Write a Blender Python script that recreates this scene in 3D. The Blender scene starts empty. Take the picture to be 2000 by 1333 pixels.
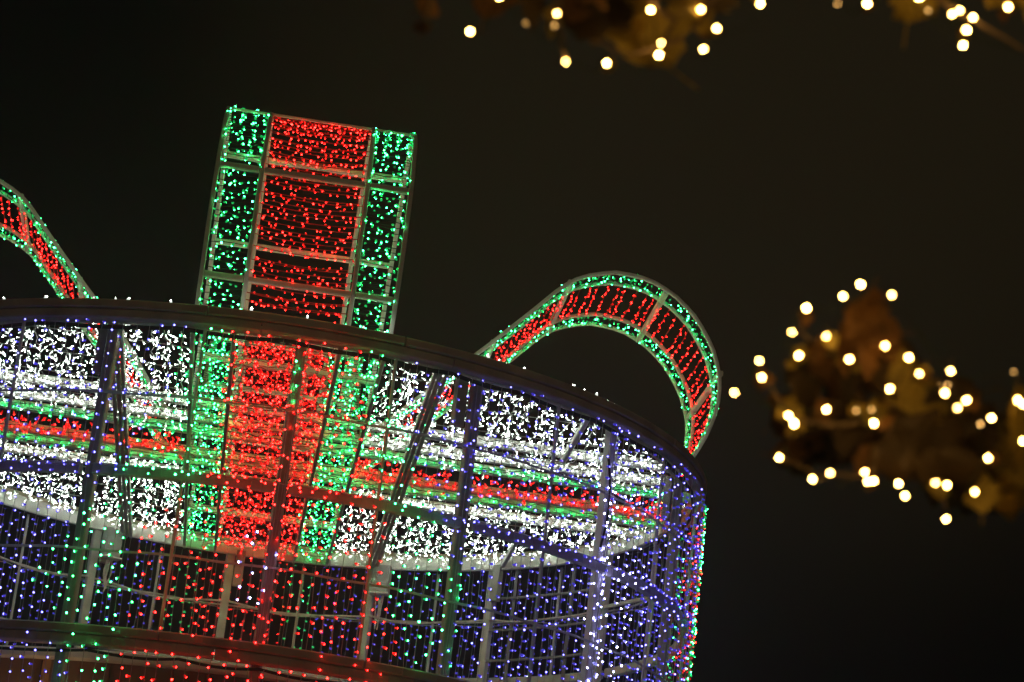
import bpy, math, random
import numpy as np
from mathutils import Vector, Matrix

rng = np.random.default_rng(7)
random.seed(7)
SC = bpy.context.scene
COL = SC.collection

# ---------------------------------------------------------------- camera, sky, light, exposure
S = 3.0                                   # radius of the round gift box in metres
EYE = 1.6
F_PX, DIST, RISE, PITCH, ROLL, YAW = 5300.2, 6.0220, 1.5660, 0.3042, 0.1151, 0.0893
CAM = Vector((0.0, -DIST * S, EYE))
LID = EYE + RISE * S                      # height of the lid above the ground


def view_dir(u, v):
    """world direction seen at offset (u right, v down) from the picture centre, in pixels"""
    c, s = math.cos(-ROLL), math.sin(-ROLL)
    u, v = c * u - s * v, s * u + c * v
    x, y, z = u / F_PX, 1.0, -v / F_PX
    c, s = math.cos(PITCH), math.sin(PITCH)
    y, z = c * y - s * z, s * y + c * z
    c, s = math.cos(YAW), math.sin(YAW)
    return Vector((c * x + s * y, -s * x + c * y, z))


cd = bpy.data.cameras.new('camera')
cam = bpy.data.objects.new('camera', cd)
COL.objects.link(cam)
fwd = view_dir(0, 0)
right = (view_dir(1, 0) - fwd).normalized()
up = right.cross(fwd).normalized()
cam.matrix_world = Matrix.Translation(CAM) @ Matrix((
    (right.x, up.x, -fwd.x), (right.y, up.y, -fwd.y), (right.z, up.z, -fwd.z))).to_4x4()
cd.sensor_width = 36.0
cd.lens = F_PX / 2000 * 36.0
cd.clip_start, cd.clip_end = 0.1, 3000
cd.dof.use_dof = True
cd.dof.focus_distance = 16.8
cd.dof.aperture_fstop = 5.0
cd.dof.aperture_blades = 0
SC.camera = cam

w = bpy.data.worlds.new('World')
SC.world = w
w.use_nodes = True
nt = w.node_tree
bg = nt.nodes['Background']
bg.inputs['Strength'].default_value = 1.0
# night sky: nearly black, with lens glare put in as a warm tint at upper right
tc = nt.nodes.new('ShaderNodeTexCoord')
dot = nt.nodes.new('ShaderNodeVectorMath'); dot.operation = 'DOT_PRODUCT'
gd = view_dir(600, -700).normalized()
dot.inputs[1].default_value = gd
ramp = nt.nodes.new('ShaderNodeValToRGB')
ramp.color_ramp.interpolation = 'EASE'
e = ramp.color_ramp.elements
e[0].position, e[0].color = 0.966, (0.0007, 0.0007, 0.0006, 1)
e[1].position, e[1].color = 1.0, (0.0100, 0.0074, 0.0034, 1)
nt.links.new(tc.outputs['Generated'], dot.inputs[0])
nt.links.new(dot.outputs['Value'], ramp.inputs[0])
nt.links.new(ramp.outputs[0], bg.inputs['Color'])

# the warm street lighting behind the photographer
sd = bpy.data.lights.new('street_glow', 'SUN')
sd.energy = 0.11
sd.color = (1.0, 0.66, 0.33)
sd.angle = math.radians(12)
sun = bpy.data.objects.new('street_glow', sd)
COL.objects.link(sun)
sun.rotation_euler = Vector((-0.25, 1.0, -0.18)).to_track_quat('-Z', 'Y').to_euler()

SC.view_settings.view_transform = 'Standard'
SC.view_settings.look = 'None'
SC.view_settings.exposure = 0
SC.view_settings.gamma = 1
SC.view_settings.use_curve_mapping = False
SC.render.engine = 'CYCLES'
SC.cycles.use_denoising = True
SC.cycles.use_light_tree = True
SC.cycles.max_bounces = 5
SC.cycles.diffuse_bounces = 3
SC.cycles.glossy_bounces = 2
SC.cycles.sample_clamp_indirect = 3.0


# ---------------------------------------------------------------- materials
def new_mat(name):
    m = bpy.data.materials.new(name)
    m.use_nodes = True
    return m, m.node_tree, m.node_tree.nodes['Principled BSDF']


def paint(name, col, rough=0.55, var=0.25, scale=9.0, metal=0.0, bump=0.15):
    m, t, b = new_mat(name)
    tcn = t.nodes.new('ShaderNodeTexCoord')
    n = t.nodes.new('ShaderNodeTexNoise')
    n.inputs['Scale'].default_value = scale
    n.inputs['Detail'].default_value = 6
    r = t.nodes.new('ShaderNodeValToRGB')
    r.color_ramp.elements[0].position = 0.3
    r.color_ramp.elements[1].position = 0.7
    r.color_ramp.elements[0].color = tuple(c * (1 - var) for c in col) + (1,)
    r.color_ramp.elements[1].color = tuple(min(1, c * (1 + var * 0.6)) for c in col) + (1,)
    t.links.new(tcn.outputs['Object'], n.inputs['Vector'])
    t.links.new(n.outputs['Fac'], r.inputs[0])
    t.links.new(r.outputs[0], b.inputs['Base Color'])
    b.inputs['Roughness'].default_value = rough
    b.inputs['Metallic'].default_value = metal
    if 'wire' in name or 'cable' in name:
        b.inputs['Specular IOR Level'].default_value = 0.08
    if bump:
        bn = t.nodes.new('ShaderNodeBump')
        bn.inputs['Strength'].default_value = bump
        bn.inputs['Distance'].default_value = 0.01
        n2 = t.nodes.new('ShaderNodeTexNoise')
        n2.inputs['Scale'].default_value = scale * 8
        t.links.new(tcn.outputs['Object'], n2.inputs['Vector'])
        t.links.new(n2.outputs['Fac'], bn.inputs['Height'])
        t.links.new(bn.outputs[0], b.inputs['Normal'])
    return m


def glow(name, col, strength, base=(0.5, 0.5, 0.5), sampled=True):
    m, t, b = new_mat(name)
    b.inputs['Base Color'].default_value = tuple(base) + (1,)
    b.inputs['Roughness'].default_value = 0.4
    b.inputs['Emission Color'].default_value = tuple(col) + (1,)
    b.inputs['Emission Strength'].default_value = strength
    if not sampled:
        m.cycles.emission_sampling = 'NONE'
    return m


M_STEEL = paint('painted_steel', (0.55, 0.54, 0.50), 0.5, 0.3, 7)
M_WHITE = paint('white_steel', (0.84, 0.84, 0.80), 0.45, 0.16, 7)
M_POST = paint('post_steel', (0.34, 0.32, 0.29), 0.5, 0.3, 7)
M_RIM = paint('weathered_rim', (0.50, 0.43, 0.34), 0.7, 0.35, 5, bump=0.4)
M_BOX = paint('grey_box', (0.45, 0.46, 0.45), 0.5, 0.2, 6)
M_CABLE = paint('black_cable', (0.03, 0.03, 0.03), 0.5, 0.3, 20, bump=0)
M_CLEAR = paint('clear_wire', (0.42, 0.42, 0.40), 0.35, 0.2, 20, bump=0)
M_DARKW = paint('dark_wire', (0.004, 0.022, 0.009), 0.45, 0.3, 20, bump=0)
M_REDW = paint('red_wire', (0.13, 0.005, 0.004), 0.45, 0.3, 20, bump=0)
M_REDW2 = paint('red_string_wire', (0.40, 0.02, 0.015), 0.5, 0.2, 20, bump=0)
M_RAIL = paint('dull_steel', (0.20, 0.20, 0.21), 0.5, 0.3, 9)
M_ROPE = paint('grey_rope', (0.62, 0.60, 0.56), 0.8, 0.3, 30)
M_PLY = paint('brown_board', (0.26, 0.15, 0.09), 0.7, 0.3, 4, bump=0.3)
M_GROUND = paint('asphalt', (0.05, 0.05, 0.05), 0.9, 0.3, 3, bump=0.5)

LED = {}
for key, tip, ts, body, bs in (
        ('red', (1.0, 0.0085, 0.007), 46.0, (1.0, 0.012, 0.010), 0.62),
        ('green', (0.030, 1.0, 0.20), 52.0, (0.002, 0.50, 0.13), 0.75),
        ('blue', (0.18, 0.17, 1.0), 8.5, (0.07, 0.05, 0.75), 0.62),
        ('white', (0.90, 1.0, 0.88), 64.0, (0.9, 1.0, 0.92), 1.1),
        ('cool', (0.52, 0.50, 1.0), 50.0, (0.3, 0.3, 1.0), 1.0)):
    LED[key] = (glow('led_tip_' + key, tip, ts), glow('led_body_' + key, body, bs, body, False))  # body glow is the lit plastic cap plus a halo drawn round the tip
LED_KEYS = ['red', 'green', 'blue', 'white', 'cool']
LED_SLOTS = [m for k in LED_KEYS for m in LED[k]]


# ---------------------------------------------------------------- mesh helpers (box units -> metres)
def P(x, y, z):
    return Vector((x * S, y * S, LID + z * S))


def pol(az, r, z):
    """azimuth in degrees, 0 faces the camera, 90 to the right"""
    a = math.radians(az)
    return Vector((math.sin(a) * r * S, -math.cos(a) * r * S, LID + z * S))


class MB:
    def __init__(self):
        self.v, self.f, self.m = [], [], []
        self.n = 0

    def add(self, verts, faces, mats=0):
        n = self.n
        self.v.extend([tuple(q) for q in verts])
        self.f.extend([tuple(i + n for i in q) for q in faces])
        self.m.extend([mats] * len(faces) if isinstance(mats, int) else mats)
        self.n += len(verts)

    def box(self, c, ax, ay, az, hx, hy, hz, mat=0):
        vs = []
        for sx in (-1, 1):
            for sy in (-1, 1):
                for sz in (-1, 1):
                    vs.append(c + ax * (hx * sx) + ay * (hy * sy) + az * (hz * sz))
        self.add(vs, [(0, 1, 3, 2), (4, 6, 7, 5), (0, 4, 5, 1), (2, 3, 7, 6), (0, 2, 6, 4), (1, 5, 7, 3)], mat)

    def bar(self, a, b, wx, wz, ref=Vector((0, 0, 1)), mat=0, chamfer=0.18):
        """rectangular tube from a to b: wx across, wz along ref (full sizes, metres)"""
        self.sweep([a, b], wx, wz, [ref, ref], mat, chamfer)

    def sweep(self, pts, wx, wz, refs, mat=0, chamfer=0.18, closed=False):
        n = len(pts)
        rings = []
        for i, p in enumerate(pts):
            if closed:
                t = pts[(i + 1) % n] - pts[i - 1]
            else:
                t = pts[min(i + 1, n - 1)] - pts[max(i - 1, 0)]
            t.normalize()
            r = refs[i]
            z = (r - t * r.dot(t)).normalized()
            x = t.cross(z).normalized()
            k = 1.0
            if not closed and 0 < i < n - 1:
                d0 = (pts[i] - pts[i - 1]).normalized()
                k = 1.0 / max(0.5, abs(d0.dot(t)))
            c = min(wx, wz) * chamfer
            hx, hz = wx / 2, wz / 2
            loop = [(-hx + c, -hz), (hx - c, -hz), (hx, -hz + c), (hx, hz - c), (hx - c, hz), (-hx + c, hz), (-hx, hz - c), (-hx, -hz + c)]
            rings.append([p + x * q[0] + z * (q[1] * k) for q in loop])
        vs = [q for r in rings for q in r]
        fs = []
        m = n if closed else n - 1
        for i in range(m):
            j = (i + 1) % n
            for q in range(8):
                q2 = (q + 1) % 8
                fs.append((i * 8 + q, i * 8 + q2, j * 8 + q2, j * 8 + q))
        if not closed:
            fs.append(tuple(range(7, -1, -1)))
            fs.append(tuple((n - 1) * 8 + q for q in range(8)))
        self.add(vs, fs, mat)

    def wire(self, pts, r, sides=3, mat=0, r1=None):
        n = len(pts)
        vs, fs = [], []
        for i, p in enumerate(pts):
            t = (pts[min(i + 1, n - 1)] - pts[max(i - 1, 0)])
            if t.length < 1e-9:
                t = Vector((0, 0, 1))
            t.normalize()
            h = Vector((0, 0, 1)) if abs(t.z) < 0.8 else Vector((1, 0, 0))
            x = t.cross(h).normalized()
            y = t.cross(x)
            rr = r if r1 is None else r + (r1 - r) * i / max(1, n - 1)
            for k in range(sides):
                a = 2 * math.pi * k / sides
                vs.append(p + x * (math.cos(a) * rr) + y * (math.sin(a) * rr))
        for i in range(n - 1):
            for k in range(sides):
                k2 = (k + 1) % sides
                fs.append((i * sides + k, i * sides + k2, (i + 1) * sides + k2, (i + 1) * sides + k))
        fs.append(tuple(range(sides - 1, -1, -1)))
        fs.append(tuple((n - 1) * sides + k for k in range(sides)))
        self.add(vs, fs, mat)

    def build(self, name, mats, parent=None, origin=None, smooth=False):
        me = bpy.data.meshes.new(name)
        o0 = origin if origin is not None else (parent['_at'] if parent is not None and '_at' in parent else (0, 0, 0))
        o0 = tuple(o0)
        me.from_pydata([(a - o0[0], b - o0[1], c - o0[2]) for a, b, c in self.v], [], self.f)
        for m in (mats if isinstance(mats, (list, tuple)) else [mats]):
            me.materials.append(m)
        me.polygons.foreach_set('material_index', self.m)
        if smooth:
            me.polygons.foreach_set('use_smooth', [True] * len(self.f))
        o = bpy.data.objects.new(name, me)
        COL.objects.link(o)
        if parent is not None:
            o.parent = parent
        elif origin is not None:
            o.location = origin
        return o


def thing(name, loc, label, cat, group=None):
    o = bpy.data.objects.new(name, None)
    o.empty_display_size = 0.2
    o.location = loc
    o['_at'] = tuple(loc)
    o['label'] = label
    o['category'] = cat
    if group:
        o['group'] = group
    COL.objects.link(o)
    return o


# LED template, axis +z, unit length 1, unit radius 1 (scaled per use): five-sided tapered cap with a bright tip
_K = 5
_T = []
for rr, zz in ((0.40, 0.0), (1.0, 0.56), (0.76, 0.86)):
    for k in range(_K):
        a = 2 * math.pi * k / _K
        _T.append((rr * math.cos(a), rr * math.sin(a), zz))
_T.append((0, 0, 1.0))
_T = np.array(_T)
_F, _FB = [], []
for k in range(_K):
    k2 = (k + 1) % _K
    _F.append((k, k2, _K + k2, _K + k)); _FB.append(1)
for k in range(_K):
    k2 = (k + 1) % _K
    _F.append((_K + k, _K + k2, 2 * _K + k2, 2 * _K + k)); _FB.append(1)
for k in range(_K):
    k2 = (k + 1) % _K
    _F.append((2 * _K + k, 2 * _K + k2, 3 * _K)); _FB.append(0)


def bulbs(pos, dirs, keys, parent, origin, length=0.030, radius=0.0082, name='bulbs'):
    """all the tiny LEDs of one strand: real little caps, joined because each is only a few pixels"""
    if not len(pos):
        return None
    pos = np.array([tuple(p) for p in pos]) - np.array(tuple(origin))
    d = np.array([tuple(q) for q in dirs])
    d /= np.linalg.norm(d, axis=1)[:, None] + 1e-9
    h = np.where(np.abs(d[:, 2:3]) < 0.8, [[0, 0, 1.0]], [[1.0, 0, 0]])
    x = np.cross(d, h); x /= np.linalg.norm(x, axis=1)[:, None]
    y = np.cross(d, x)
    sc = rng.uniform(0.82, 1.15, len(pos))[:, None, None]
    V = (pos[:, None, :] + sc * (radius * 0.98 * (_T[None, :, 0:1] * x[:, None, :] + _T[None, :, 1:2] * y[:, None, :])
                                 + length * _T[None, :, 2:3] * d[:, None, :]))
    nv = len(_T)
    faces, mi = [], []
    for i in range(len(pos)):
        k = LED_KEYS.index(keys[i]) * 2
        o = i * nv
        for fc, b in zip(_F, _FB):
            faces.append(tuple(q + o for q in fc))
            mi.append(k + b)
    me = bpy.data.meshes.new(name)
    me.from_pydata(V.reshape(-1, 3).tolist(), [], faces)
    for m in LED_SLOTS:
        me.materials.append(m)
    me.polygons.foreach_set('material_index', mi)
    o = bpy.data.objects.new(name, me)
    COL.objects.link(o)
    o.parent = parent
    o['kind'] = 'stuff'
    return o


def rv(a, b):
    return float(rng.uniform(a, b))


def rdir(bias=Vector((0, 0, 0)), amt=1.0):
    v = Vector(rng.normal(size=3).tolist())
    v.normalize()
    return (v * amt + bias).normalized()


UP = Vector((0, 0, 1))

# ---------------------------------------------------------------- the setting
g = MB()
g.add([(-600, -600, 0), (600, -600, 0), (600, 600, 0), (-600, 600, 0)], [(0, 1, 2, 3)])
ground = g.build('ground', M_GROUND)
ground['kind'] = 'structure'

# ---------------------------------------------------------------- the round gift box: steel frame
POSTS = [-106, -84, -62.5, -40.8, -19.0, 2.7, 24.3, 46.6, 69.0, 92.0, 116.0, 139.8, 160.2, 182.4, 203.6, 225.5]
GROUND_H = -LID / S
box = thing('gift_box_frame', (0, 0, 0), 'round steel cage shaped like a giant gift box with a thick brown rim', 'light display')


def arc(a0, a1, r, z, n):
    return [pol(a0 + (a1 - a0) * i / n, r, z) for i in range(n + 1)]


def ring_segments(name, z, hgt, thick, r, mat, cuts, gap=0.10, jit=0.0):
    for i, a0 in enumerate(cuts):
        a1 = cuts[(i + 1) % len(cuts)]
        if a1 < a0:
            a1 += 360
        n = max(4, int((a1 - a0) / 2.2))
        rr = r + rv(-jit, jit)
        pts = arc(a0 + gap, a1 - gap, rr, z + rv(-jit, jit) * 0.5, n)
        m = MB()
        m.sweep(pts, thick * S, hgt * S, [UP] * len(pts), 0, 0.16)
        m.build(name, mat, box)


CUTS = [-96, -52, -8, 14, 58, 80, 104, 150, 193, 237]
for z0 in (0.0, -0.639):
    ring_segments('rim_tube', z0 - 0.009, 0.0180, 0.030, 1.0, M_RIM, CUTS, 0.08, 0.0007)
    ring_segments('rim_tube', z0 - 0.0285, 0.0185, 0.026, 0.999, M_RIM, [c + 6 for c in CUTS], 0.08, 0.0007)
ring_segments('ring_beam', -0.3356, 0.022, 0.016, 0.994, M_STEEL, [p - 0.01 for p in POSTS], 0.75)
for hz in (-0.1815, -0.491, -0.83):
    m = MB()
    pts = [pol(-62 + 288 * i / 160, 0.990, hz + 0.0012 * math.sin(i * 0.9)) for i in range(161)]
    m.wire(pts, 0.0026 * S, 5)
    m.build('hoop_rod', M_STEEL, box)
# base ring at the ground and a ring below the lower rim
ring_segments('ring_beam', -0.98, 0.026, 0.020, 0.994, M_STEEL, POSTS, 0.75)

for i, a in enumerate(POSTS):
    rad = pol(a, 1, 0) - Vector((0, 0, LID))
    rad.normalize()
    tan = Vector((-rad.y, rad.x, 0))
    m = MB()
    m.bar(pol(a, 0.972, -0.040), pol(a, 0.972, GROUND_H), 0.0215 * S, 0.019 * S, rad, 0, 0.12)
    post = m.build('post', M_WHITE if a == 46.6 else (M_POST if -70 < a < 75 else M_STEEL), box)  # lit look put in the paint: white for the brightest post, darker in front
    if a in (-19.0, 24.3, 69.0, -62.5, 203.6, 139.8, 182.4):
        m = MB()
        c = pol(a, 0.955, -0.088)
        m.box(c + tan * (0.024 * S * (1 if a > 0 else 1)) * -1, rad, tan, UP, 0.008 * S, 0.0115 * S, 0.047 * S)
        m.build('bracket', M_POST, post)

# grey control boxes with cable bundles by two far posts
for a, off in ((203.6, -1), (160.2, -1)):
    rad = (pol(a, 1, 0) - Vector((0, 0, LID))).normalized()
    tan = Vector((-rad.y, rad.x, 0))
    b = thing('control_box', pol(a, 0.95, -0.12),
              'grey control box on a far post ' + ('left' if a > 180 else 'right') + ' of the red ribbon, cables below', 'control box')
    c = pol(a, 0.945, -0.083) + tan * (0.034 * S * off)
    m = MB()
    m.box(c, rad, tan, UP, 0.013 * S, 0.022 * S, 0.036 * S)
    m.build('case', M_BOX, b)
    m = MB()
    m.box(c - rad * 0.0143 * S, rad, tan, UP, 0.0012 * S, 0.019 * S, 0.032 * S)
    m.build('door', M_BOX, b)
    m = MB()
    m.box(c - UP * 0.0385 * S - rad * 0.004 * S, rad, tan, UP, 0.018 * S, 0.026 * S, 0.002 * S)
    m.build('drip_plate', M_WHITE, b)
    m = MB()
    for k in range(7):
        x0 = c + tan * (rv(-0.012, 0.012) * S) - UP * 0.036 * S
        end = c + tan * (rv(-0.008, 0.004) * S) - UP * (0.115 + rv(-0.02, 0.02)) * S
        mid = (x0 + end) / 2 + tan * rv(-0.01, 0.01) * S
        q = [x0 + (mid - x0) * t * 2 if t < .5 else mid + (end - mid) * (t * 2 - 1) for t in np.linspace(0, 1, 6)]
        m.wire(q, 0.0016 * S, 4)
    m.build('cable_bundle', M_ROPE, b)

# slack cables looping from far post to far post, and a bundle under the rim
for i in range(5, 15):
    a0, a1 = POSTS[i], POSTS[i + 1]
    for q, h0 in enumerate((-0.178,) if a0 > 100 else ()):
        m = MB()
        pts = [pol(a0 + (a1 - a0) * t, 0.962, h0 - 0.012 * math.sin(math.pi * t) + 0.003 * math.sin(9 * t + i)) for t in np.linspace(0.02, 0.98, 12)]
        m.wire(pts, 0.0030 * S, 5)
        m.build('slack_cable', M_ROPE, box)
m = MB()
pts = [pol(-62 + 300 * i / 240, 0.988, -0.0435 - 0.006 * abs(math.sin(i * 0.33 + math.sin(i * .1)))) for i in range(241)]
m.wire(pts, 0.0045 * S, 5)
m.build('rim_cable', M_CABLE, box)
m = MB()
pts = [pol(-62 + 300 * i / 240, 0.990, -0.6835 - 0.007 * abs(math.sin(i * 0.29 + 1.3 * math.sin(i * .13)))) for i in range(241)]
m.wire(pts, 0.0030 * S, 5)
m.build('rim_cable', M_CABLE, box)
# small loop of black cable on the bright post
m = MB()
pts = [pol(45.0 + 1.0 * math.sin(t * 3.1), 0.992, -0.11 - 0.19 * t) for t in np.linspace(0, 1, 12)]
m.wire(pts, 0.0024 * S, 5)
m.build('post_cable', M_CABLE, box)
# frame of thin rails inside the far right-hand side
for z in (-0.125, -0.207, -0.286):
    m = MB()
    q = [pol(a, 0.968, z) for a in (139.8, 135, 124.3, 119.8, 116)]
    for u, v in zip(q[:-1], q[1:]):
        m.bar(u, v, 0.005 * S, 0.006 * S)
    m.build('side_rail', M_RAIL, box)
for a in (135.6, 124.0):
    m = MB()
    m.bar(pol(a, 0.975, -0.04), pol(a, 0.975, -0.62), 0.008 * S, 0.008 * S, Vector((0, 1, 0)))
    m.build('side_rail', M_RAIL, box)
m = MB()
m.bar(pol(117, 0.972, -0.176), pol(103, 0.972, -0.184), 0.007 * S, 0.009 * S)
m.build('side_rail', M_STEEL, box)
# uprights between the posts: thin rods carrying the light curtains
for i, a in enumerate(POSTS[2:]):
    a1 = (POSTS[2:] + [247])[i + 1]
    for fr in (0.5,):
        aa = a + (a1 - a) * fr
        m = MB()
        m.wire([pol(aa, 0.994, -0.042), pol(aa, 0.994, -0.335), pol(aa, 0.994, -0.64)], 0.0038 * S, 6)
        m.build('upright_rod', M_STEEL, box)


# ---------------------------------------------------------------- the lid: bars across the ring
def chord(v, r=0.982):
    return math.sqrt(max(0.0, r * r - v * v))


LAT = [-0.72, -0.372, -0.243, -0.137, 0.055, 0.143, 0.268, 0.62]
for y in LAT:
    x = chord(y, 0.980)
    m = MB()
    if abs(y) > 0.5:
        for x0, x1 in ((-0.155, 0.205),):
            m.bar(P(x0, y, -0.020), P(x1, y, -0.020), 0.014 * S, 0.018 * S)
    else:
        m.bar(P(-x, y, -0.0205), P(x, y, -0.0205), 0.0165 * S, 0.0215 * S)
    m.build('cross_bar', M_WHITE, box)
RAILX = [-0.165, -0.085, 0.122, 0.208]
for x in RAILX:
    m = MB()
    y = chord(x)
    m.bar(P(x, -y, -0.043), P(x, y, -0.043), 0.0085 * S, 0.016 * S)
    m.build('ribbon_rail', M_STEEL, box)
for x in (-0.315, 0.325):
    for k in range(3):
        m = MB()
        y = chord(x)
        m.bar(P(x + (k - 1) * 0.011, -y, -0.044), P(x + (k - 1) * 0.011, y, -0.044), 0.0075 * S, 0.017 * S)
        m.build('joist', M_STEEL, box)
for x in (-0.64, 0.645):
    for y0, y1 in ((-chord(x), -0.385), (0.285, chord(x))):
        m = MB()
        m.bar(P(x, y0, -0.041), P(x, y1, -0.041), 0.011 * S, 0.014 * S)
        m.build('joist', M_WHITE, box)
m = MB()
pts = [pol(95 + 170 * i / 90, 0.958, -0.036) for i in range(91)]
m.sweep(pts, 0.010 * S, 0.034 * S, [UP] * 91)
m.build('inner_ring', M_WHITE, box)
pts = [pol(-80 + 155 * i / 90, 0.958, -0.022) for i in range(91)]
m = MB()
m.sweep(pts, 0.010 * S, 0.020 * S, [UP] * 91)
m.build('inner_ring', M_STEEL, box)
# chequered tie plates along two rails of the ribbon, seen through the net
for x in (0.155, 0.062):
    for k in range(16):
        y = -0.80 + k * 0.036
        if k % 5 == 4:
            continue
        m = MB()
        m.box(P(x, y, -0.006), Vector((1, 0, 0)), Vector((0, 1, 0)), UP, 0.011 * S, 0.0125 * S, 0.002 * S)
        m.build('tie_plate', M_WHITE, box)


# ---------------------------------------------------------------- nets of lights under the lid
def net(name, label, x0, x1, y0, y1, along, step, gap, key, wire_mat, mask, pair=1, zc=-0.030, spread=0.012,
        length=0.030, radius=0.0082, support=None):
    c = P((x0 + x1) / 2, (y0 + y1) / 2, zc)
    t = thing(name, c, label, 'light net', 'nets of lights stretched under the lid')
    lo, hi = (x0, x1) if along == 'y' else (y0, y1)
    n = max(1, int(round((hi - lo) / step)))
    for i in range(n):
        s = lo + (hi - lo) * (i + 0.5) / n
        a, b = (y0, y1) if along == 'y' else (x0, x1)
        pts, pos, dirs, keys = [], [], [], []
        s += rv(-0.2, 0.2) * step
        k = int((b - a) / gap)
        if k < 1:
            continue
        for j in range(k + 1):
            q = a + (b - a) * j / k
            wob = rv(-1, 1) * min(0.006, step * 0.16)
            x, y = (s + wob, q) if along == 'y' else (q, s + wob)
            if not mask(x, y):
                continue
            z = zc + rv(-1, 1) * 0.004
            p = P(x, y, z)
            pts.append(p)
            for _ in range(pair):
                d = rdir(Vector((0, 0, -0.25)), 1.0)
                if along == 'y':
                    d.y *= 0.6
                pos.append(p + Vector((rv(-1, 1) * 0.9, rv(-1, 1), rv(-1, 1) * 0.6)) * spread * S * 0.5)
                dirs.append(d)
                keys.append(key)
        if len(pts) < 2:
            continue
        m = MB()
        m.wire(pts, (0.0010 if key == 'white' else 0.0007) * S, 3)
        st = m.build('light_strand', wire_mat, t)
        bulbs(pos, dirs, keys, st, c, length, radius)
    if support:
        q = y0
        while q < y1:
            xs = [x for x in np.linspace(x0, x1, 60) if mask(x, q)]
            if len(xs) > 4:
                m = MB()
                m.wire([P(x, q + 0.003 * math.sin(9 * x + q * 30), zc - 0.002) for x in xs[::4] + [xs[-1]]], 0.0012 * S, 3)
                m.build('net_wire', wire_mat, t)
            q += support
    return t


inside = lambda x, y: x * x + y * y < 0.945 ** 2
WX0, WX1 = -0.172, 0.216
ENDS = {'left': (-0.96, WX0), 'right': (WX1, 0.96)}
for side in ('left', 'right'):
    xa, xb = ENDS[side]
    net('white_light_net', 'white light net just behind the front rim, %s of the vertical red ribbon' % side,
        xa, xb, -0.95, -0.25, 'y', 0.0295, 0.024, 'white', M_CLEAR, inside, 2, -0.026, 0.026, 0.027, 0.0046, 0.155)
    net('white_light_net', 'narrow white light strip above the sideways ribbon, %s of the vertical ribbon' % side,
        xa, xb, -0.232, -0.158, 'y', 0.034, 0.026, 'white', M_CLEAR, inside, 1, -0.026, 0.026, 0.030, 0.0050)
    net('white_light_net', 'white light net below the sideways ribbon, %s of the vertical red ribbon' % side,
        xa, xb, 0.165, 0.95, 'y', 0.0295, 0.024, 'white', M_CLEAR, inside, 2, -0.026, 0.026, 0.027, 0.0046, 0.155)
    net('green_light_net', 'green lights above the sideways red ribbon, %s half' % side,
        xa, xb, -0.168, -0.150, 'x', 0.012, 0.030, 'green', M_DARKW, inside, 1)
    net('green_light_net', 'green lights below the sideways red ribbon, %s half' % side,
        xa, xb, 0.116, 0.130, 'x', 0.014, 0.030, 'green', M_DARKW, inside, 1)
    net('red_light_net', 'red lights filling the sideways ribbon, %s of the vertical ribbon' % side,
        xa, xb, -0.105, 0.048, 'y', 0.028, 0.020, 'red', M_REDW, inside, 1, -0.030, 0.020)
for nm, y0, y1, words in (('front', -0.95, -0.02, 'in front of the lid middle'),
                          ('back', 0.0, 0.95, 'beyond the middle of the lid')):
    net('red_light_net', 'red lights filling the vertical ribbon ' + words,
        -0.082, 0.120, y0, y1, 'x', 0.028, 0.017, 'red', M_REDW, inside, 1, -0.034, 0.016)
    net('green_light_net', 'green lights on the left edge of the ribbon ' + words,
        -0.165, -0.088, y0, y1, 'x', 0.026, 0.017, 'green', M_DARKW, inside, 1, -0.034, 0.016)
    net('green_light_net', 'green lights on the right edge of the ribbon ' + words,
        0.126, 0.208, y0, y1, 'x', 0.026, 0.017, 'green', M_DARKW, inside, 1, -0.034, 0.016)


# rows of LEDs tied straight onto the cross bars of the sideways ribbon
for y, key, nm in ((-0.137, 'green', 'third'), (0.055, 'red', 'fifth'), (0.143, 'green', 'sixth'), (-0.243, 'white', 'second'), (-0.372, 'white', 'first'), (0.268, 'white', 'last')):
    c = P(0, y, -0.03)
    t = thing('light_string', c, 'row of %s lights tied to the %s long bar under the lid, from the front' % (key, nm), 'light string')
    pts, pos, dirs, keys = [], [], [], []
    x = -chord(y, 0.94)
    while x < chord(y, 0.94):
        p = P(x, y - 0.0225, -0.0215 + rv(-0.005, 0.004))
        pts.append(p)
        pos.append(p)
        dirs.append(Vector((rv(-1, 1), 0.75, rv(-0.9, 0.3))))
        if WX0 < x < WX1:
            keys.append('red' if -0.085 < x < 0.122 else 'green')
        else:
            keys.append(key)
        x += rv(0.017, 0.025)
    m = MB()
    m.wire(pts, 0.0010 * S, 3)
    m.build('wire', M_DARKW, t)
    bulbs(pos, dirs, keys, t, c, 0.022, 0.0062)


# ---------------------------------------------------------------- the bow: four ribbon loops of rails and lights
PROFILE = [(0.20, -0.012), (0.235, 0.012), (0.36, 0.140), (0.48, 0.262), (0.56, 0.347), (0.615, 0.408), (0.645, 0.434), (0.69, 0.455), (0.74, 0.467),
           (0.79, 0.466), (0.84, 0.454), (0.885, 0.429), (0.925, 0.397), (0.960, 0.352), (0.985, 0.307), (1.000, 0.260),
           (1.005, 0.210), (0.998, 0.160), (0.983, 0.112), (0.962, 0.066), (0.935, 0.022), (0.92, 0.002)]


def resample(pf, n):
    pf = np.array(pf)
    d = np.r_[0, np.cumsum(np.hypot(*np.diff(pf, axis=0).T))]
    t = np.linspace(0, d[-1], n)
    return np.c_[np.interp(t, d, pf[:, 0]), np.interp(t, d, pf[:, 1])], d[-1]


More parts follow.
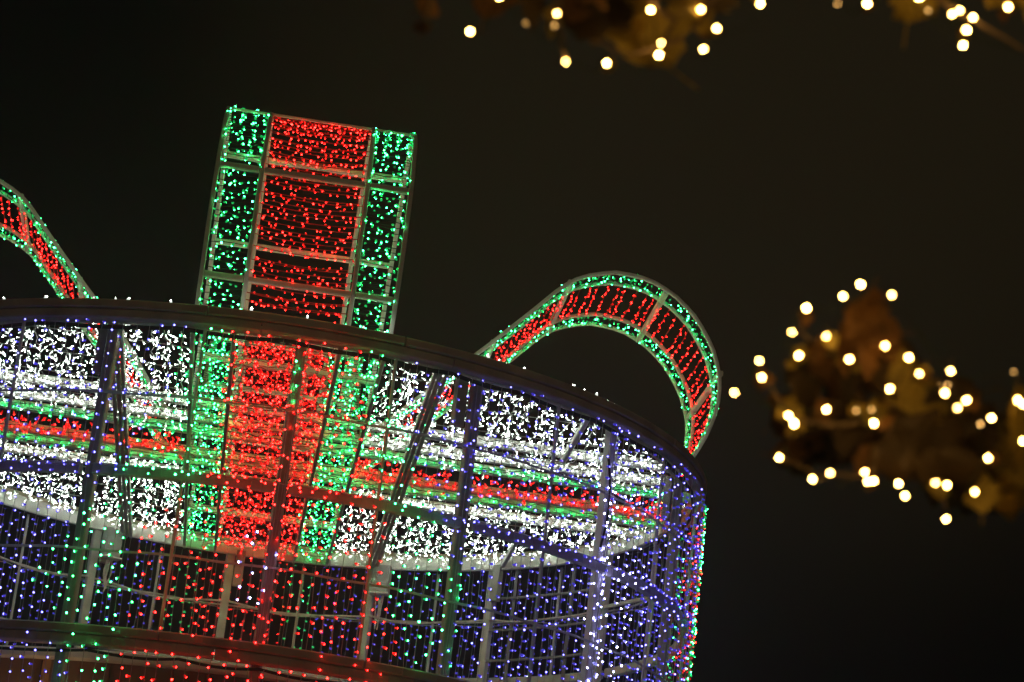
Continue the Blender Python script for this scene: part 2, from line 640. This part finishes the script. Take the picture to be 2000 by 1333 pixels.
def bow_loop(label, axis, offs, pf, spokes):
    """axis: unit horizontal direction the loop reaches out in; offs: the four rail offsets across the ribbon"""
    ax = Vector(axis)
    across = Vector((abs(ax.y), abs(ax.x), 0))
    base = P(ax.x * 0.6, ax.y * 0.6, 0)
    t = thing('bow_loop', base, label, 'bow loop', 'ribbon loops of the bow on top of the gift box')

    def pt(u, w_, z):
        q = ax * u + across * w_
        return P(q.x, q.y, z)
    fine, L = resample(pf, 46)
    for k, o in enumerate(offs):
        m = MB()
        pts = [pt(u, o, z) for u, z in fine]
        m.sweep(pts, 0.0085 * S, 0.0095 * S, [across] * len(pts), 0, 0.2)
        m.build('rail', M_WHITE, t)
    for u, z, wd in spokes:
        m = MB()
        cuts = [offs[0] + 0.0055, offs[1] - 0.0055, offs[1] + 0.0055, offs[2] - 0.0055, offs[2] + 0.0055, offs[3] - 0.0055]
        for q0, q1 in zip(cuts[::2], cuts[1::2]):
            m.bar(pt(u, q0, z), pt(u, q1, z), wd * S, wd * S)
        m.build('spoke', M_WHITE, t)
    # red strings from rail to rail
    n = int(L / 0.0215)
    rs, _ = resample(pf, n)
    for i in range(1, n - 1):
        u, z = rs[i]
        tg = rs[i + 1] - rs[i - 1]
        tg = tg / np.hypot(*tg)
        nrm = Vector((ax.x * -tg[1], ax.y * -tg[1], tg[0]))
        tan3 = Vector((ax.x * tg[0], ax.y * tg[0], tg[1]))
        du = rv(-0.004, 0.004)
        pts, pos, dirs = [], [], []
        sag = rv(0.004, 0.009)
        k = 14
        for j in range(k + 1):
            f = j / k
            o = offs[1] + (offs[2] - offs[1]) * f
            p = pt(u, o, z) + tan3 * du * S - UP * sag * S * 4 * f * (1 - f)
            pts.append(p)
            if 0 < j < k and rv(0, 1) < 0.93:
                pos.append(p + across * rv(-0.006, 0.006) * S)
                dd = rdir(UP * (-0.9 if rv(0, 1) < 0.7 else 0.9), 0.75)
                dirs.append(dd)
        m = MB()
        m.wire(pts, 0.0012 * S, 3)
        st = m.build('light_strand', M_REDW2, t)
        bulbs(pos, dirs, ['red'] * len(pos), st, base, 0.017, 0.0068)
    # green strings zigzag along both edges
    for e0, e1 in ((offs[0], offs[1]), (offs[2], offs[3])):
        n = int(L / 0.0125)
        rs, _ = resample(pf, n)
        pts, pos, dirs = [], [], []
        for i in range(n):
            u, z = rs[i]
            a, b = (e0, e1) if i % 2 else (e1, e0)
            ka = 4
            for j in range(ka):
                o = a + (b - a) * (0.09, 0.36, 0.64, 0.91)[j]
                p = pt(u, o, z) + rdir() * 0.0025 * S
                pts.append(p)
                if rv(0, 1) < 0.88:
                    pos.append(p)
                    dirs.append(rdir())
        m = MB()
        m.wire(pts, 0.0010 * S, 3)
        st = m.build('light_strand', M_DARKW, t)
        bulbs(pos, dirs, ['green'] * len(pos), st, base, 0.022, 0.0078)
    return t


SPOKES = [(0.48, 0.262, 0.012), (0.640, 0.430, 0.013), (0.862, 0.441, 0.013), (1.003, 0.265, 0.013)]
SIDE = [-0.2, -0.122, 0.122, 0.2]
FRONT = [-0.165, -0.078, 0.132, 0.217]
bow_loop('wide rounded bow loop curling up over the right side of the rim', (1, 0, 0), SIDE, PROFILE, SPOKES)
left_pf = [((u - 0.025 if u > 0.3 else u), z) for u, z in PROFILE]
bow_loop('bow loop cut off by the left border of the photo, left of the upright ribbon', (-1, 0, 0), SIDE, [(u, z * 1.035) for u, z in left_pf], [(s[0] - 0.025, s[1] * 1.035, s[2]) for s in SPOKES])
bow_loop('tall upright bow loop above the rim, red between two green edges', (0, -1, 0), FRONT, [(u, z * 1.045) for u, z in PROFILE],
         [(0.505, 0.301, 0.012), (0.640, 0.449, 0.013), (0.87, 0.462, 0.005), (1.000, 0.292, 0.012), (0.967, 0.075, 0.012), (0.36, 0.146, 0.010)])
bow_loop('rear bow loop seen only through the lid, behind the vertical red ribbon', (0, 1, 0), FRONT, PROFILE, SPOKES)


# ---------------------------------------------------------------- curtains of coloured lights on the drum wall
def lerp(tab, h):
    hs = [-q[0] for q in tab]
    return float(np.interp(-h, hs, [q[1] for q in tab]))


GL = [(0, -9.8), (-.18, -11.5), (-.333, -14.3), (-.46, -20), (-.56, -24), (-.64, -18), (-1, -14)]
RL = [(0, -4.8), (-.18, -5.0), (-.333, -5.6), (-.46, -13), (-.56, -10.5), (-.64, -12), (-1, -14)]
RR = [(0, 8.2), (-.18, 11), (-.333, 14.0), (-.5, 15), (-.61, 18), (-1, 18)]
GR = [(0, 12.4), (-.18, 15.5), (-.333, 18.8), (-.46, 24.8), (-.53, 23), (-.64, 21), (-1, 20)]


def wall_colour(a, h):
    a = (a + 90) % 360 - 90
    if -40 < a < 35:
        if lerp(GL, h) <= a < lerp(RL, h):
            return 'green'
        if lerp(RL, h) <= a < lerp(RR, h):
            if -1.2 < a < 3.2 and -0.58 < h < -0.42 and rng.random() < 0.7:
                return 'cool'
            return 'red'
        if lerp(RR, h) <= a < lerp(GR, h):
            return 'green'
    fl = 1.0 + 1.1 * max(0.0, -h - 0.25)
    for c in (88.6, 180):
        d = abs(a - c) / fl
        if d < 6.9:
            return 'red'
        if d < (13.0 if c < 90 else 11.3):
            return 'green'
    if 41 < a < 53 and h < -0.16 and rng.random() < (0.75 if 43 < a < 50 else 0.35):
        return 'cool'
    if 128 < a < 140 and h < -0.3 and rng.random() < 0.5:
        return 'cool'
    return 'blue'


WHERE = {
    -62.5: 'outside the left border, left of the leftmost post', -40.8: 'on the front wall left of the first post',
    -19.0: 'between the left post and the post with red lights', 2.7: 'just right of the post with red lights',
    24.3: 'on the front wall left of the brightly lit bluish post', 46.6: 'on the front wall right of the brightly lit bluish post',
    69.0: 'wrapping the right outline of the drum in green and red', 92.0: 'on the far wall just inside the right outline',
    116.0: 'on the far wall behind the brightly lit bluish post', 139.8: 'on the far wall just right of the right control box',
    160.2: 'on the far wall, right of the ribbon middle', 182.4: 'on the far wall, left of the ribbon middle',
    203.6: 'on the far wall left of the left control box'}
EDGES = POSTS[2:] + [247.0]
for i, a0 in enumerate(EDGES[:-1]):
    a1 = EDGES[i + 1]
    if a0 > 210:
        continue
    base = pol((a0 + a1) / 2, 1.0, -0.92)
    tone = 'mostly blue'
    if a0 in (-19.0, 2.7, 92.0, 160.2, 182.4):
        tone = 'red, green and blue'
    elif a0 in (-40.8, 24.3):
        tone = 'blue and green'
    elif a0 == 69.0:
        tone = 'sparkling'
    cur = thing('light_curtain', base, '%s light curtain %s' % (tone, WHERE[a0]), 'light curtain', 'curtains of light strings on the drum wall')
    n = int(round((a1 - a0) / 1.33))
    for k in range(n):
        a = a0 + (a1 - a0) * (k + 0.5) / n + rv(-0.12, 0.12)
        pts, pos, dirs, keys = [], [], [], []
        h = -0.046
        ph = 0.012 * (k % 2) + rv(0, 0.004)
        j = 0
        drift = rv(-0.25, 0.25)
        while h > -0.92:
            aa = a + 0.10 * math.sin(h * 23 + k) + drift * (-h)
            r = 1.0135 + 0.002 * math.sin(h * 31 + k * 2)
            p = pol(aa, r, h)
            if j % 2 == 0 or h > -0.06:
                pts.append(p)
            if not (-0.675 < h < -0.63 and rng.random() < 0.7) and rng.random() < (0.95 if j else 0.55):
                rad = pol(aa, 1, 0) - Vector((0, 0, LID)); rad.normalize()
                tan = Vector((-rad.y, rad.x, 0))
                pos.append(p)
                dirs.append(tan * (0.7 if rng.random() < 0.6 else -0.7) + rad * rv(0.2, 1.4) + UP * rv(-0.7, 0.2))
                keys.append(wall_colour(aa, h))
            h -= 0.0243 + rv(-0.002, 0.002) if j else 0.016 + ph
            j += 1
        m = MB()
        m.wire(pts, 0.00062 * S, 3)
        st = m.build('light_strand', M_CLEAR, cur)
        bulbs(pos, dirs, keys, st, base, 0.024, 0.0082)


def ring_lights(label, h, r, step, keyf, up=False, arcs=(-62, 246), length=0.026, keep=1.0):
    base = pol(0, 1.0, h)
    t = thing('light_string', base, label, 'light string')
    n = int((arcs[1] - arcs[0]) / step)
    pts, pos, dirs, keys = [], [], [], []
    for i in range(n + 1):
        a = arcs[0] + step * i
        p = pol(a + rv(-.1, .1), r, h + rv(-0.003, 0.003))
        pts.append(p)
        if rng.random() > keep:
            continue
        rad = (pol(a, 1, 0) - Vector((0, 0, LID))).normalized()
        pos.append(p)
        dirs.append((UP * 1.2 + rdir() * 0.6) if up else rad + rdir() * 0.7)
        keys.append(keyf(a))
    m = MB()
    m.wire(pts, 0.0011 * S, 3)
    m.build('wire', M_CLEAR if not up else M_DARKW, t)
    bulbs(pos, dirs, keys, t, base, length, 0.0088)


ring_lights('string of coloured lights along the middle ring beam of the drum', -0.332, 1.012, 1.45, lambda a: wall_colour(a, -0.333))
ring_lights('string of coloured lights along the thin hoop under the top rim', -0.183, 1.012, 1.6, lambda a: wall_colour(a, -0.183))
ring_lights('sparse white lights poking up above the brown top rim', 0.004, 0.985, 1.3, lambda a: 'white', True, length=0.032, keep=0.30)

# strings run up four of the posts
for a, key in ((46.6, 'cool'), (24.3, None), (2.7, None)):
    base = pol(a, 1.0, -0.92)
    t = thing('light_string', base, {46.6: 'bluish white lights fixed up the front of the brightest post',
                                     24.3: 'lights turning from blue to green down the post right of the red ribbon',
                                     2.7: 'red and green lights down the dark middle post'}[a], 'light string')
    pts, pos, dirs, keys = [], [], [], []
    for s_ in (-0.006, 0.006):
        h = -0.05 + (0.012 if s_ > 0 else 0)
        while h > -0.9:
            rad = (pol(a, 1, 0) - Vector((0, 0, LID))).normalized()
            tan = Vector((-rad.y, rad.x, 0))
            p = pol(a, 0.9885, h) + tan * s_ * S
            pts.append(p)
            if rng.random() < (1.0 if a == 46.6 else (0.9 if a < 10 and h > -0.2 else 0.5)):
                pos.append(p); dirs.append(rad * 0.35 + rdir() * 0.9)
                if key:
                    keys.append('cool' if h < -0.1 else 'blue')
                elif a > 20:
                    keys.append('green' if -0.62 < h < -0.40 else 'blue')
                else:
                    keys.append('green' if -0.17 < h < -0.07 else ('cool' if -0.5 < h < -0.44 else 'red'))
            h -= 0.03
    m = MB()
    m.wire(pts, 0.0010 * S, 3)
    m.build('wire', M_CLEAR, t)
    bulbs(pos, dirs, keys, t, base, 0.022, 0.0092 if a == 46.6 else 0.0085)

# ---------------------------------------------------------------- brown boarded booth inside the lower tier
booth = thing('booth', (0, 0, 0), 'brown boarded booth standing inside the drum below the lower rim', 'booth')
R_B = 0.80
for k in range(60):
    a = -66 + k * 2.2
    rad = (pol(a, 1, 0) - Vector((0, 0, LID))).normalized()
    tan = Vector((-rad.y, rad.x, 0))
    if -27.5 < a < -24.2:
        continue
    m = MB()
    top = -0.652
    c = pol(a, R_B + rv(-0.002, 0.002), (top + GROUND_H) / 2)
    m.box(c, rad, tan, UP, 0.010 * S, 0.0150 * S, (top - GROUND_H) / 2 * S)
    m.build('board', M_PLY, booth)
m = MB()
pts = [pol(-66 + 132 * i / 40, 0.83, -0.664) for i in range(41)]
m.sweep(pts, 0.02 * S, 0.022 * S, [UP] * 41)
m.build('top_rail', M_WHITE, booth)



# ---------------------------------------------------------------- close tree hung with warm fairy lights, out of focus
def FG(px, py, d):
    return CAM + view_dir(px - 1000, py - 666.5) * d


M_BARK = paint('bark', (0.16, 0.11, 0.07), 0.85, 0.4, 60, bump=0.4)
M_FWIRE = paint('fairy_wire', (0.02, 0.03, 0.02), 0.5, 0.2, 40, bump=0)
M_WARM = glow('warm_led', (1.0, 0.55, 0.125), 125.0)
M_WARM_DIM = glow('warm_led_dim', (1.0, 0.52, 0.14), 16.0)


def leaf_mat(name, col, transl):
    m, t, b = new_mat(name)
    tcn = t.nodes.new('ShaderNodeTexCoord')
    n = t.nodes.new('ShaderNodeTexNoise'); n.inputs['Scale'].default_value = 30
    r = t.nodes.new('ShaderNodeValToRGB')
    r.color_ramp.elements[0].position, r.color_ramp.elements[1].position = 0.35, 0.7
    r.color_ramp.elements[0].color = tuple(c * 0.5 for c in col) + (1,)
    r.color_ramp.elements[1].color = tuple(col) + (1,)
    t.links.new(tcn.outputs['Object'], n.inputs['Vector']); t.links.new(n.outputs['Fac'], r.inputs[0])
    t.links.new(r.outputs[0], b.inputs['Base Color'])
    b.inputs['Roughness'].default_value = 0.6
    tr = t.nodes.new('ShaderNodeBsdfTranslucent')
    t.links.new(r.outputs[0], tr.inputs['Color'])
    mx = t.nodes.new('ShaderNodeMixShader'); mx.inputs[0].default_value = transl
    out = t.nodes['Material Output']
    t.links.new(b.outputs[0], mx.inputs[1]); t.links.new(tr.outputs[0], mx.inputs[2])
    t.links.new(mx.outputs[0], out.inputs['Surface'])
    return m


LEAF_M = {'ochre': leaf_mat('ochre_leaf', (0.62, 0.47, 0.09), 0.55),
          'brown': leaf_mat('brown_leaf', (0.085, 0.048, 0.015), 0.35),
          'rust': leaf_mat('rust_leaf', (0.34, 0.16, 0.04), 0.45)}


def leaf_mesh(seed, mat):
    """a dried leaf, unit length: midrib, two curled lobed halves and a stalk, with thickness"""
    r = random.Random(seed)
    curl, bend = r.uniform(0.15, 0.5), r.uniform(-0.35, 0.35)
    n = 8
    vs, fs = [], []
    for i in range(n + 1):
        t = i / n
        wd = 0.36 * (math.sin(math.pi * t ** 0.8) ** 0.8 if 0 < t < 1 else 0.02) * (1 + 0.22 * math.sin(t * 19 + seed))
        z = bend * (t - 0.3) ** 2
        for sgn in (-1, 0, 1):
            vs.append((sgn * wd, t, z + abs(sgn) * wd * curl + 0.02 * math.sin(9 * t + sgn * 2 + seed)))
    k = len(vs)
    vs += [(x, y, z - 0.008) for x, y, z in vs]
    for i in range(n):
        for c in (0, 1):
            a = i * 3 + c
            q = (a, a + 1, a + 4, a + 3)
            fs.append(q)
            fs.append(tuple(k + x for x in reversed(q)))
    for i in range(n):
        for c, rev in ((0, False), (2, True)):
            a, b = i * 3 + c, i * 3 + c + 3
            q = (a, b, b + k, a + k)
            fs.append(tuple(reversed(q)) if rev else q)
    o = len(vs)
    for y, rad in ((0.02, 0.010), (-0.3, 0.013)):
        for a in range(4):
            vs.append((rad * math.cos(a * 1.571), y, rad * math.sin(a * 1.571) + (0.0 if y > 0 else 0.05)))
    for a in range(4):
        b = (a + 1) % 4
        fs.append((o + a, o + b, o + 4 + b, o + 4 + a))
    me = bpy.data.meshes.new('leaf')
    me.from_pydata(vs, [], fs)
    me.materials.append(mat)
    me.polygons.foreach_set('use_smooth', [True] * len(fs))
    return me


LEAVES = {k: [leaf_mesh(i * 7 + j, m) for i in range(4)] for j, (k, m) in enumerate(LEAF_M.items())}
foot = FG(2760, 1000, 4.5); foot.z = 0
tree = thing('tree', foot, 'out of focus tree with curled dry leaves reaching in from the right border', 'tree')


def limb(pts, r0, r1, name='branch'):
    m = MB()
    q = [FG(*p) for p in pts]
    fine = []
    for i in range(len(q) - 1):
        for t in (0, 0.33, 0.66):
            fine.append(q[i].lerp(q[i + 1], t) + rdir() * 0.004 * (1 if t else 0))
    fine.append(q[-1])
    m.wire(fine, r0, 8, 0, r1)
    return m.build(name, M_BARK, tree, smooth=True)


top = FG(2790, -900, 4.7)
m = MB()
m.wire([foot, foot.lerp(top, 0.3) + Vector((0.03, 0, 0)), foot.lerp(top, 0.65) + Vector((-0.02, 0.02, 0)), top], 0.085, 12, 0, 0.045)
m.build('trunk', M_BARK, tree, smooth=True)
limb([(2770, 1010, 4.5), (2300, 930, 4.35), (2050, 880, 4.25), (1880, 850, 4.2), (1760, 800, 4.18), (1700, 720, 4.2), (1685, 640, 4.22), (1692, 575, 4.2)], 0.022, 0.002)
for q in ([(1760, 800, 4.18), (1650, 830, 4.14), (1550, 820, 4.12), (1480, 730, 4.1)],
          [(1700, 720, 4.2), (1610, 690, 4.2), (1560, 645, 4.15), (1574, 605, 4.15)],
          [(1880, 850, 4.2), (1830, 945, 4.15), (1850, 1008, 4.15)],
          [(2050, 880, 4.25), (1980, 950, 4.2), (1905, 960, 4.2)],
          [(1760, 800, 4.18), (1700, 925, 4.12), (1600, 935, 4.12), (1525, 895, 4.1)],
          [(1880, 850, 4.2), (1860, 760, 4.18), (1858, 700, 4.18)],
          [(2050, 880, 4.25), (1990, 800, 4.2), (1982, 725, 4.2)]):
    limb(q, 0.005, 0.0012)
limb([(2782, -150, 4.6), (2300, -150, 4.4), (2000, -100, 4.25), (1700, -80, 4.15), (1420, -50, 4.1), (1250, -20, 4.05), (1100, -40, 4.05), (940, -60, 4.0), (845, -20, 4.0), (822, 70, 4.0)], 0.024, 0.002)
for q in ([(1700, -80, 4.15), (1790, -30, 4.1), (1880, 30, 4.06), (1945, 66, 4.06), (2020, 108, 4.06)],
          [(1420, -50, 4.1), (1375, 30, 4.06), (1330, 75, 4.06), (1230, 108, 4.04), (1150, 80, 4.04)],
          [(1250, -20, 4.05), (1320, 40, 4.02), (1290, 100, 4.02)],
          [(1100, -40, 4.05), (1085, 40, 4.02), (1106, 118, 4.02)]):
    limb(q, 0.0065, 0.002)


def leaf(px, py, size, kind, d=None):
    d = d if d is not None else rv(4.08, 4.30)
    o = bpy.data.objects.new('leaf', random.choice(LEAVES[kind]))
    COL.objects.link(o)
    c = FG(px, py, d)
    L = size / F_PX * d
    nrm = (-fwd + rdir() * 0.75).normalized()
    ydir = (rdir() + Vector((0, 0, -0.5)))
    ydir = (ydir - nrm * ydir.dot(nrm)).normalized()
    xdir = ydir.cross(nrm).normalized()
    R = Matrix(((xdir.x, ydir.x, nrm.x), (xdir.y, ydir.y, nrm.y), (xdir.z, ydir.z, nrm.z)))
    o.parent = tree
    o.matrix_local = Matrix.Translation(c - ydir * L * 0.5 - foot) @ (R * L).to_4x4()
    return o


for px, py, sz, kd in ((1690, 640, 130, 'rust'), (1700, 595, 75, 'rust'), (1655, 665, 90, 'rust'), (1725, 650, 80, 'rust'), (1680, 700, 100, 'rust'),
                       (1645, 700, 75, 'rust'), (1742, 690, 70, 'rust'), (1590, 690, 55, 'rust'), (1562, 697, 40, 'ochre'), (1625, 668, 45, 'ochre'),
                       (1700, 660, 90, 'rust'), (1670, 615, 60, 'rust'), (1715, 620, 70, 'rust'), (1545, 818, 75, 'ochre'), (1530, 805, 40, 'ochre'),
                       (1702, 808, 60, 'ochre'), (1672, 802, 45, 'ochre'), (1985, 835, 170, 'ochre'), (1995, 800, 120, 'ochre'), (1965, 945, 160, 'ochre'),
                       (1990, 905, 120, 'ochre'), (1920, 965, 100, 'ochre'), (1795, 785, 140, 'ochre'), (1810, 865, 190, 'brown'), (1900, 880, 160, 'brown'),
                       (1850, 905, 170, 'brown'), (1760, 880, 150, 'brown'), (1725, 735, 90, 'brown'), (1760, 740, 70, 'ochre'), (1488, 745, 40, 'rust'),
                       (1775, 708, 40, 'ochre'), (1605, 805, 60, 'rust'), (1850, 790, 150, 'brown'), (1880, 830, 130, 'brown')):
    leaf(px, py, sz, kd, rv(4.13, 4.20) if sz > 110 else rv(4.09, 4.18))
for k in range(46):
    leaf(rv(1530, 1790), rv(700, 915), rv(60, 130), random.choice(['brown', 'brown', 'rust']), rv(4.18, 4.45))
for k in range(26):
    leaf(rv(1760, 2060), rv(790, 960), rv(80, 150), random.choice(['brown', 'brown', 'ochre']), rv(4.22, 4.5))
for px, py, sz, kd in ((1225, 55, 230, 'ochre'), (1185, 15, 170, 'brown'), (1300, 70, 120, 'ochre'), (1345, 20, 130, 'ochre'), (955, -8, 100, 'rust'),
                       (1030, 12, 100, 'brown'), (1100, 5, 110, 'brown'), (1405, -5, 110, 'brown'), (1075, 30, 35, 'ochre'), (1480, -25, 70, 'ochre'),
                       (1790, -40, 190, 'ochre'), (1960, -30, 170, 'ochre'), (1600, -60, 150, 'ochre'), (1250, 0, 160, 'ochre'), (1150, 40, 120, 'brown'),
                       (1140, -20, 150, 'rust'), (1000, -40, 150, 'rust'), (1330, -40, 150, 'ochre'), (1890, -60, 160, 'brown'), (2050, 20, 140, 'ochre'), (835, 15, 60, 'rust'), (825, 50, 40, 'rust')):
    leaf(px, py, sz, kd, rv(4.06, 4.14))


for px, py in ((1575, 612), (1555, 700), (1490, 742), (1615, 665), (1548, 835), (1535, 800), (1690, 798), (1715, 800), (1775, 706), (1800, 740), (1870, 800), (1900, 790),
               (1660, 712), (1745, 768), (1930, 905), (1832, 950), (1695, 935), (1990, 800), (1295, 95), (1280, 112), (1190, 120), (1375, 25), (1395, 64), (1700, 14), (1890, 66), (1965, 20), (1090, 32), (1080, 55)):
    for _ in range(2):
        leaf(px + rv(-14, 14), py + rv(-10, 14), rv(20, 44), random.choice(['ochre', 'ochre', 'rust']), rv(4.125, 4.17))


def bulb_mesh(mat):
    me = bpy.data.meshes.new('light_bulb')
    vs, fs, mi = [], [], []
    prof = [(0.0, 1.25), (0.62, 1.05), (0.97, 0.45), (1.0, -0.2), (0.9, -0.9), (0.92, -0.95), (0.8, -2.4), (0.3, -2.6)]
    N = 8
    for rr, z in prof:
        for k in range(N):
            a = 2 * math.pi * k / N
            vs.append((rr * math.cos(a), rr * math.sin(a), z))
    for i in range(len(prof) - 1):
        for k in range(N):
            k2 = (k + 1) % N
            fs.append((i * N + k, (i + 1) * N + k, (i + 1) * N + k2, i * N + k2))
            mi.append(0 if i < 4 else 1)
    me.from_pydata(vs, [], fs)
    me.materials.append(mat)
    me.materials.append(M_FWIRE)
    me.polygons.foreach_set('material_index', mi)
    return me


BULB, BULB_DIM = bulb_mesh(M_WARM), bulb_mesh(M_WARM_DIM)


def fairy_lights(label, spots):
    """a wire with one bulb at each spot (x, y, size, depth of the twig it hangs on)"""
    ps = [(FG(x, y, d), sz) for x, y, sz, d in spots]
    todo, order = list(range(1, len(ps))), [0]
    while todo:
        nx = min(todo, key=lambda k: (ps[k][0] - ps[order[-1]][0]).length)
        order.append(nx); todo.remove(nx)
    base = ps[order[0]][0]
    t = thing('fairy_lights', base, label, 'fairy lights', 'warm fairy lights wound round the tree')
    pts = []
    for i, k in enumerate(order):
        p, sz = ps[k]
        o = bpy.data.objects.new('light_bulb', BULB if sz >= 0.7 else BULB_DIM)
        COL.objects.link(o)
        d = rdir(Vector((0, 0, -0.2)))
        o.parent = t
        r = 0.0021 * (sz if sz >= 0.7 else sz * 1.3)
        o.matrix_local = Matrix.Translation(p - base) @ d.to_track_quat('Z', 'Y').to_matrix().to_4x4() @ Matrix.Scale(r, 4)
        pts.append(p - d * r * 2.5)
        if i + 1 < len(order):
            a, b = p, ps[order[i + 1]][0]
            for f in (0.33, 0.66):
                pts.append(a.lerp(b, f) + Vector((rv(-.01, .01), rv(0.005, 0.03), rv(-0.02, 0.004))))
    m = MB()
    m.wire(pts, 0.0011, 5)
    m.build('wire', M_FWIRE, t)


def spots(lst, d0, d1):
    return [(q[0], q[1], q[2] if len(q) > 2 else 1.0, rv(d0, d1)) for q in lst]


fairy_lights('out of focus warm fairy lights on the leafy branch beside the right bow loop', spots(
    [(1681, 556, 1.1), (1646, 579), (1741, 577), (1575, 602, 1.3), (1547, 648, 1.1), (1613, 657), (1483, 706, .9), (1487, 738, 1.1), (1435, 767),
     (1560, 695, 1.1), (1659, 702), (1729, 676, .95), (1775, 699), (1795, 731), (1738, 760), (1614, 800), (1551, 828, 1.3), (1540, 812, .9), (1707, 827, 1.1),
     (1702, 800, .5), (1672, 802, .4), (1857, 725, .9), (1845, 768, 1.1), (1888, 782), (1870, 796, 1.15), (1937, 817), (1915, 829, .5), (1987, 782, 1.2), (1999, 790, 1.1),
     (1999, 862), (1522, 894), (1587, 936, .95), (1622, 925), (1689, 923), (1695, 941, .9), (1706, 940), (1755, 945, .95), (1768, 969, .9), (1827, 942, 1.1),
     (1850, 948), (1904, 961, .9), (1930, 895), (1848, 1014, .9), (1980, 727, .4), (1838, 752, .4), (1851, 753, .4)], 4.04, 4.12)
    + [(1985, 835, 1.2, 4.235), (1965, 945, 1.2, 4.235), (1795, 785, 1.0, 4.235), (1690, 650, 1.1, 4.235), (1995, 900, 1.0, 4.24), (1545, 822, 1.0, 4.2), (1705, 806, 1.0, 4.2)])  # extra bulbs added out of sight behind large leaves to backlight them
fairy_lights('out of focus warm fairy lights drooping from the top border above the bow loops', spots(
    [(918, 62), (1028, 45, .5), (1088, 27, .75), (1083, 50, .45), (1106, 121), (1185, 124, 1.1), (1271, 20), (1293, 85), (1287, 108, 1.2),
     (1369, 19), (1400, 56), (1374, 97), (1485, 8), (950, -14, 1.2), (975, -6, 1.0), (1200, -40), (1420, -45), (1060, -40), (1330, -60)], 4.0, 4.08)
    + [(1225, 45, 1.2, 4.18), (1300, 62, 1.2, 4.18), (955, -5, 1.0, 4.18), (1340, 25, 1.1, 4.18), (1240, 75, 1.0, 4.18)])  # more hidden bulbs, added so the top leaves glow from behind
fairy_lights('out of focus warm fairy lights in the top corner beside the bright yellow twig', spots(
    [(1636, 8, .45), (1694, 8, 1.1), (1795, -6, 1.5), (1813, 20, .45), (1969, 14, 1.1), (1888, 59, 1.15), (1881, 89), (1860, 28, .9), (2030, 60),
     (1740, -50), (1920, -40), (1990, -60), (1600, -55), (1875, 20, 1.0), (2040, -10)], 4.0, 4.06)
    + [(1790, -25, 1.2, 4.18), (1960, -20, 1.2, 4.18), (1900, 34, 1.0, 4.05), (1850, 8, 1.0, 4.09)])  # some of these are added behind leaves to light them through


# ---------------------------------------------------------------- haze added round the lamps in place of lens glare
m = MB()
m.box(Vector((0, 0, 3.95)), Vector((1, 0, 0)), Vector((0, 1, 0)), UP, 610, 610, 5.05)
hz, t_, b_ = new_mat('haze')
t_.nodes.remove(b_)
pv = t_.nodes.new('ShaderNodeVolumePrincipled')
pv.inputs['Color'].default_value = (0.80, 0.84, 0.98, 1)
pv.inputs['Density'].default_value = 0.0042
pv.inputs['Anisotropy'].default_value = 0.75
t_.links.new(pv.outputs[0], t_.nodes['Material Output'].inputs['Volume'])
haze = m.build('haze', hz)
haze['kind'] = 'stuff'


# ---------------------------------------------------------------- pillar of the booth, lit by a small warm lamp
a = -25.85
rad = (pol(a, 1, 0) - Vector((0, 0, LID))).normalized()
tan = Vector((-rad.y, rad.x, 0))
m = MB()
m.bar(pol(a, 0.79, -0.652), pol(a, 0.79, GROUND_H), 0.030 * S, 0.03 * S, rad, 0, 0.1)
m.build('pillar', paint('orange_board', (0.55, 0.30, 0.13), 0.6, 0.2, 5), booth)
lp = pol(a, 0.905, -0.800)
lamp = thing('wall_lamp', lp, 'small warm lamp below the orange pillar at the bottom left', 'lamp')
m = MB()
m.wire([lp - UP * 0.05, lp - UP * 0.012], 0.05, 10, 0, 0.035)
m.build('shade', M_CABLE, lamp)
m = MB()
m.wire([lp - UP * 0.010, lp + UP * 0.012, lp + UP * 0.025], 0.022, 8, 0, 0.006)
m.build('lamp_bulb', glow('lamp_glow', (1.0, 0.55, 0.2), 80.0), lamp)
m = MB()
m.bar(lp - UP * 0.06, pol(a, 0.81, -0.82), 0.02, 0.02)
m.build('bracket', M_CABLE, lamp)
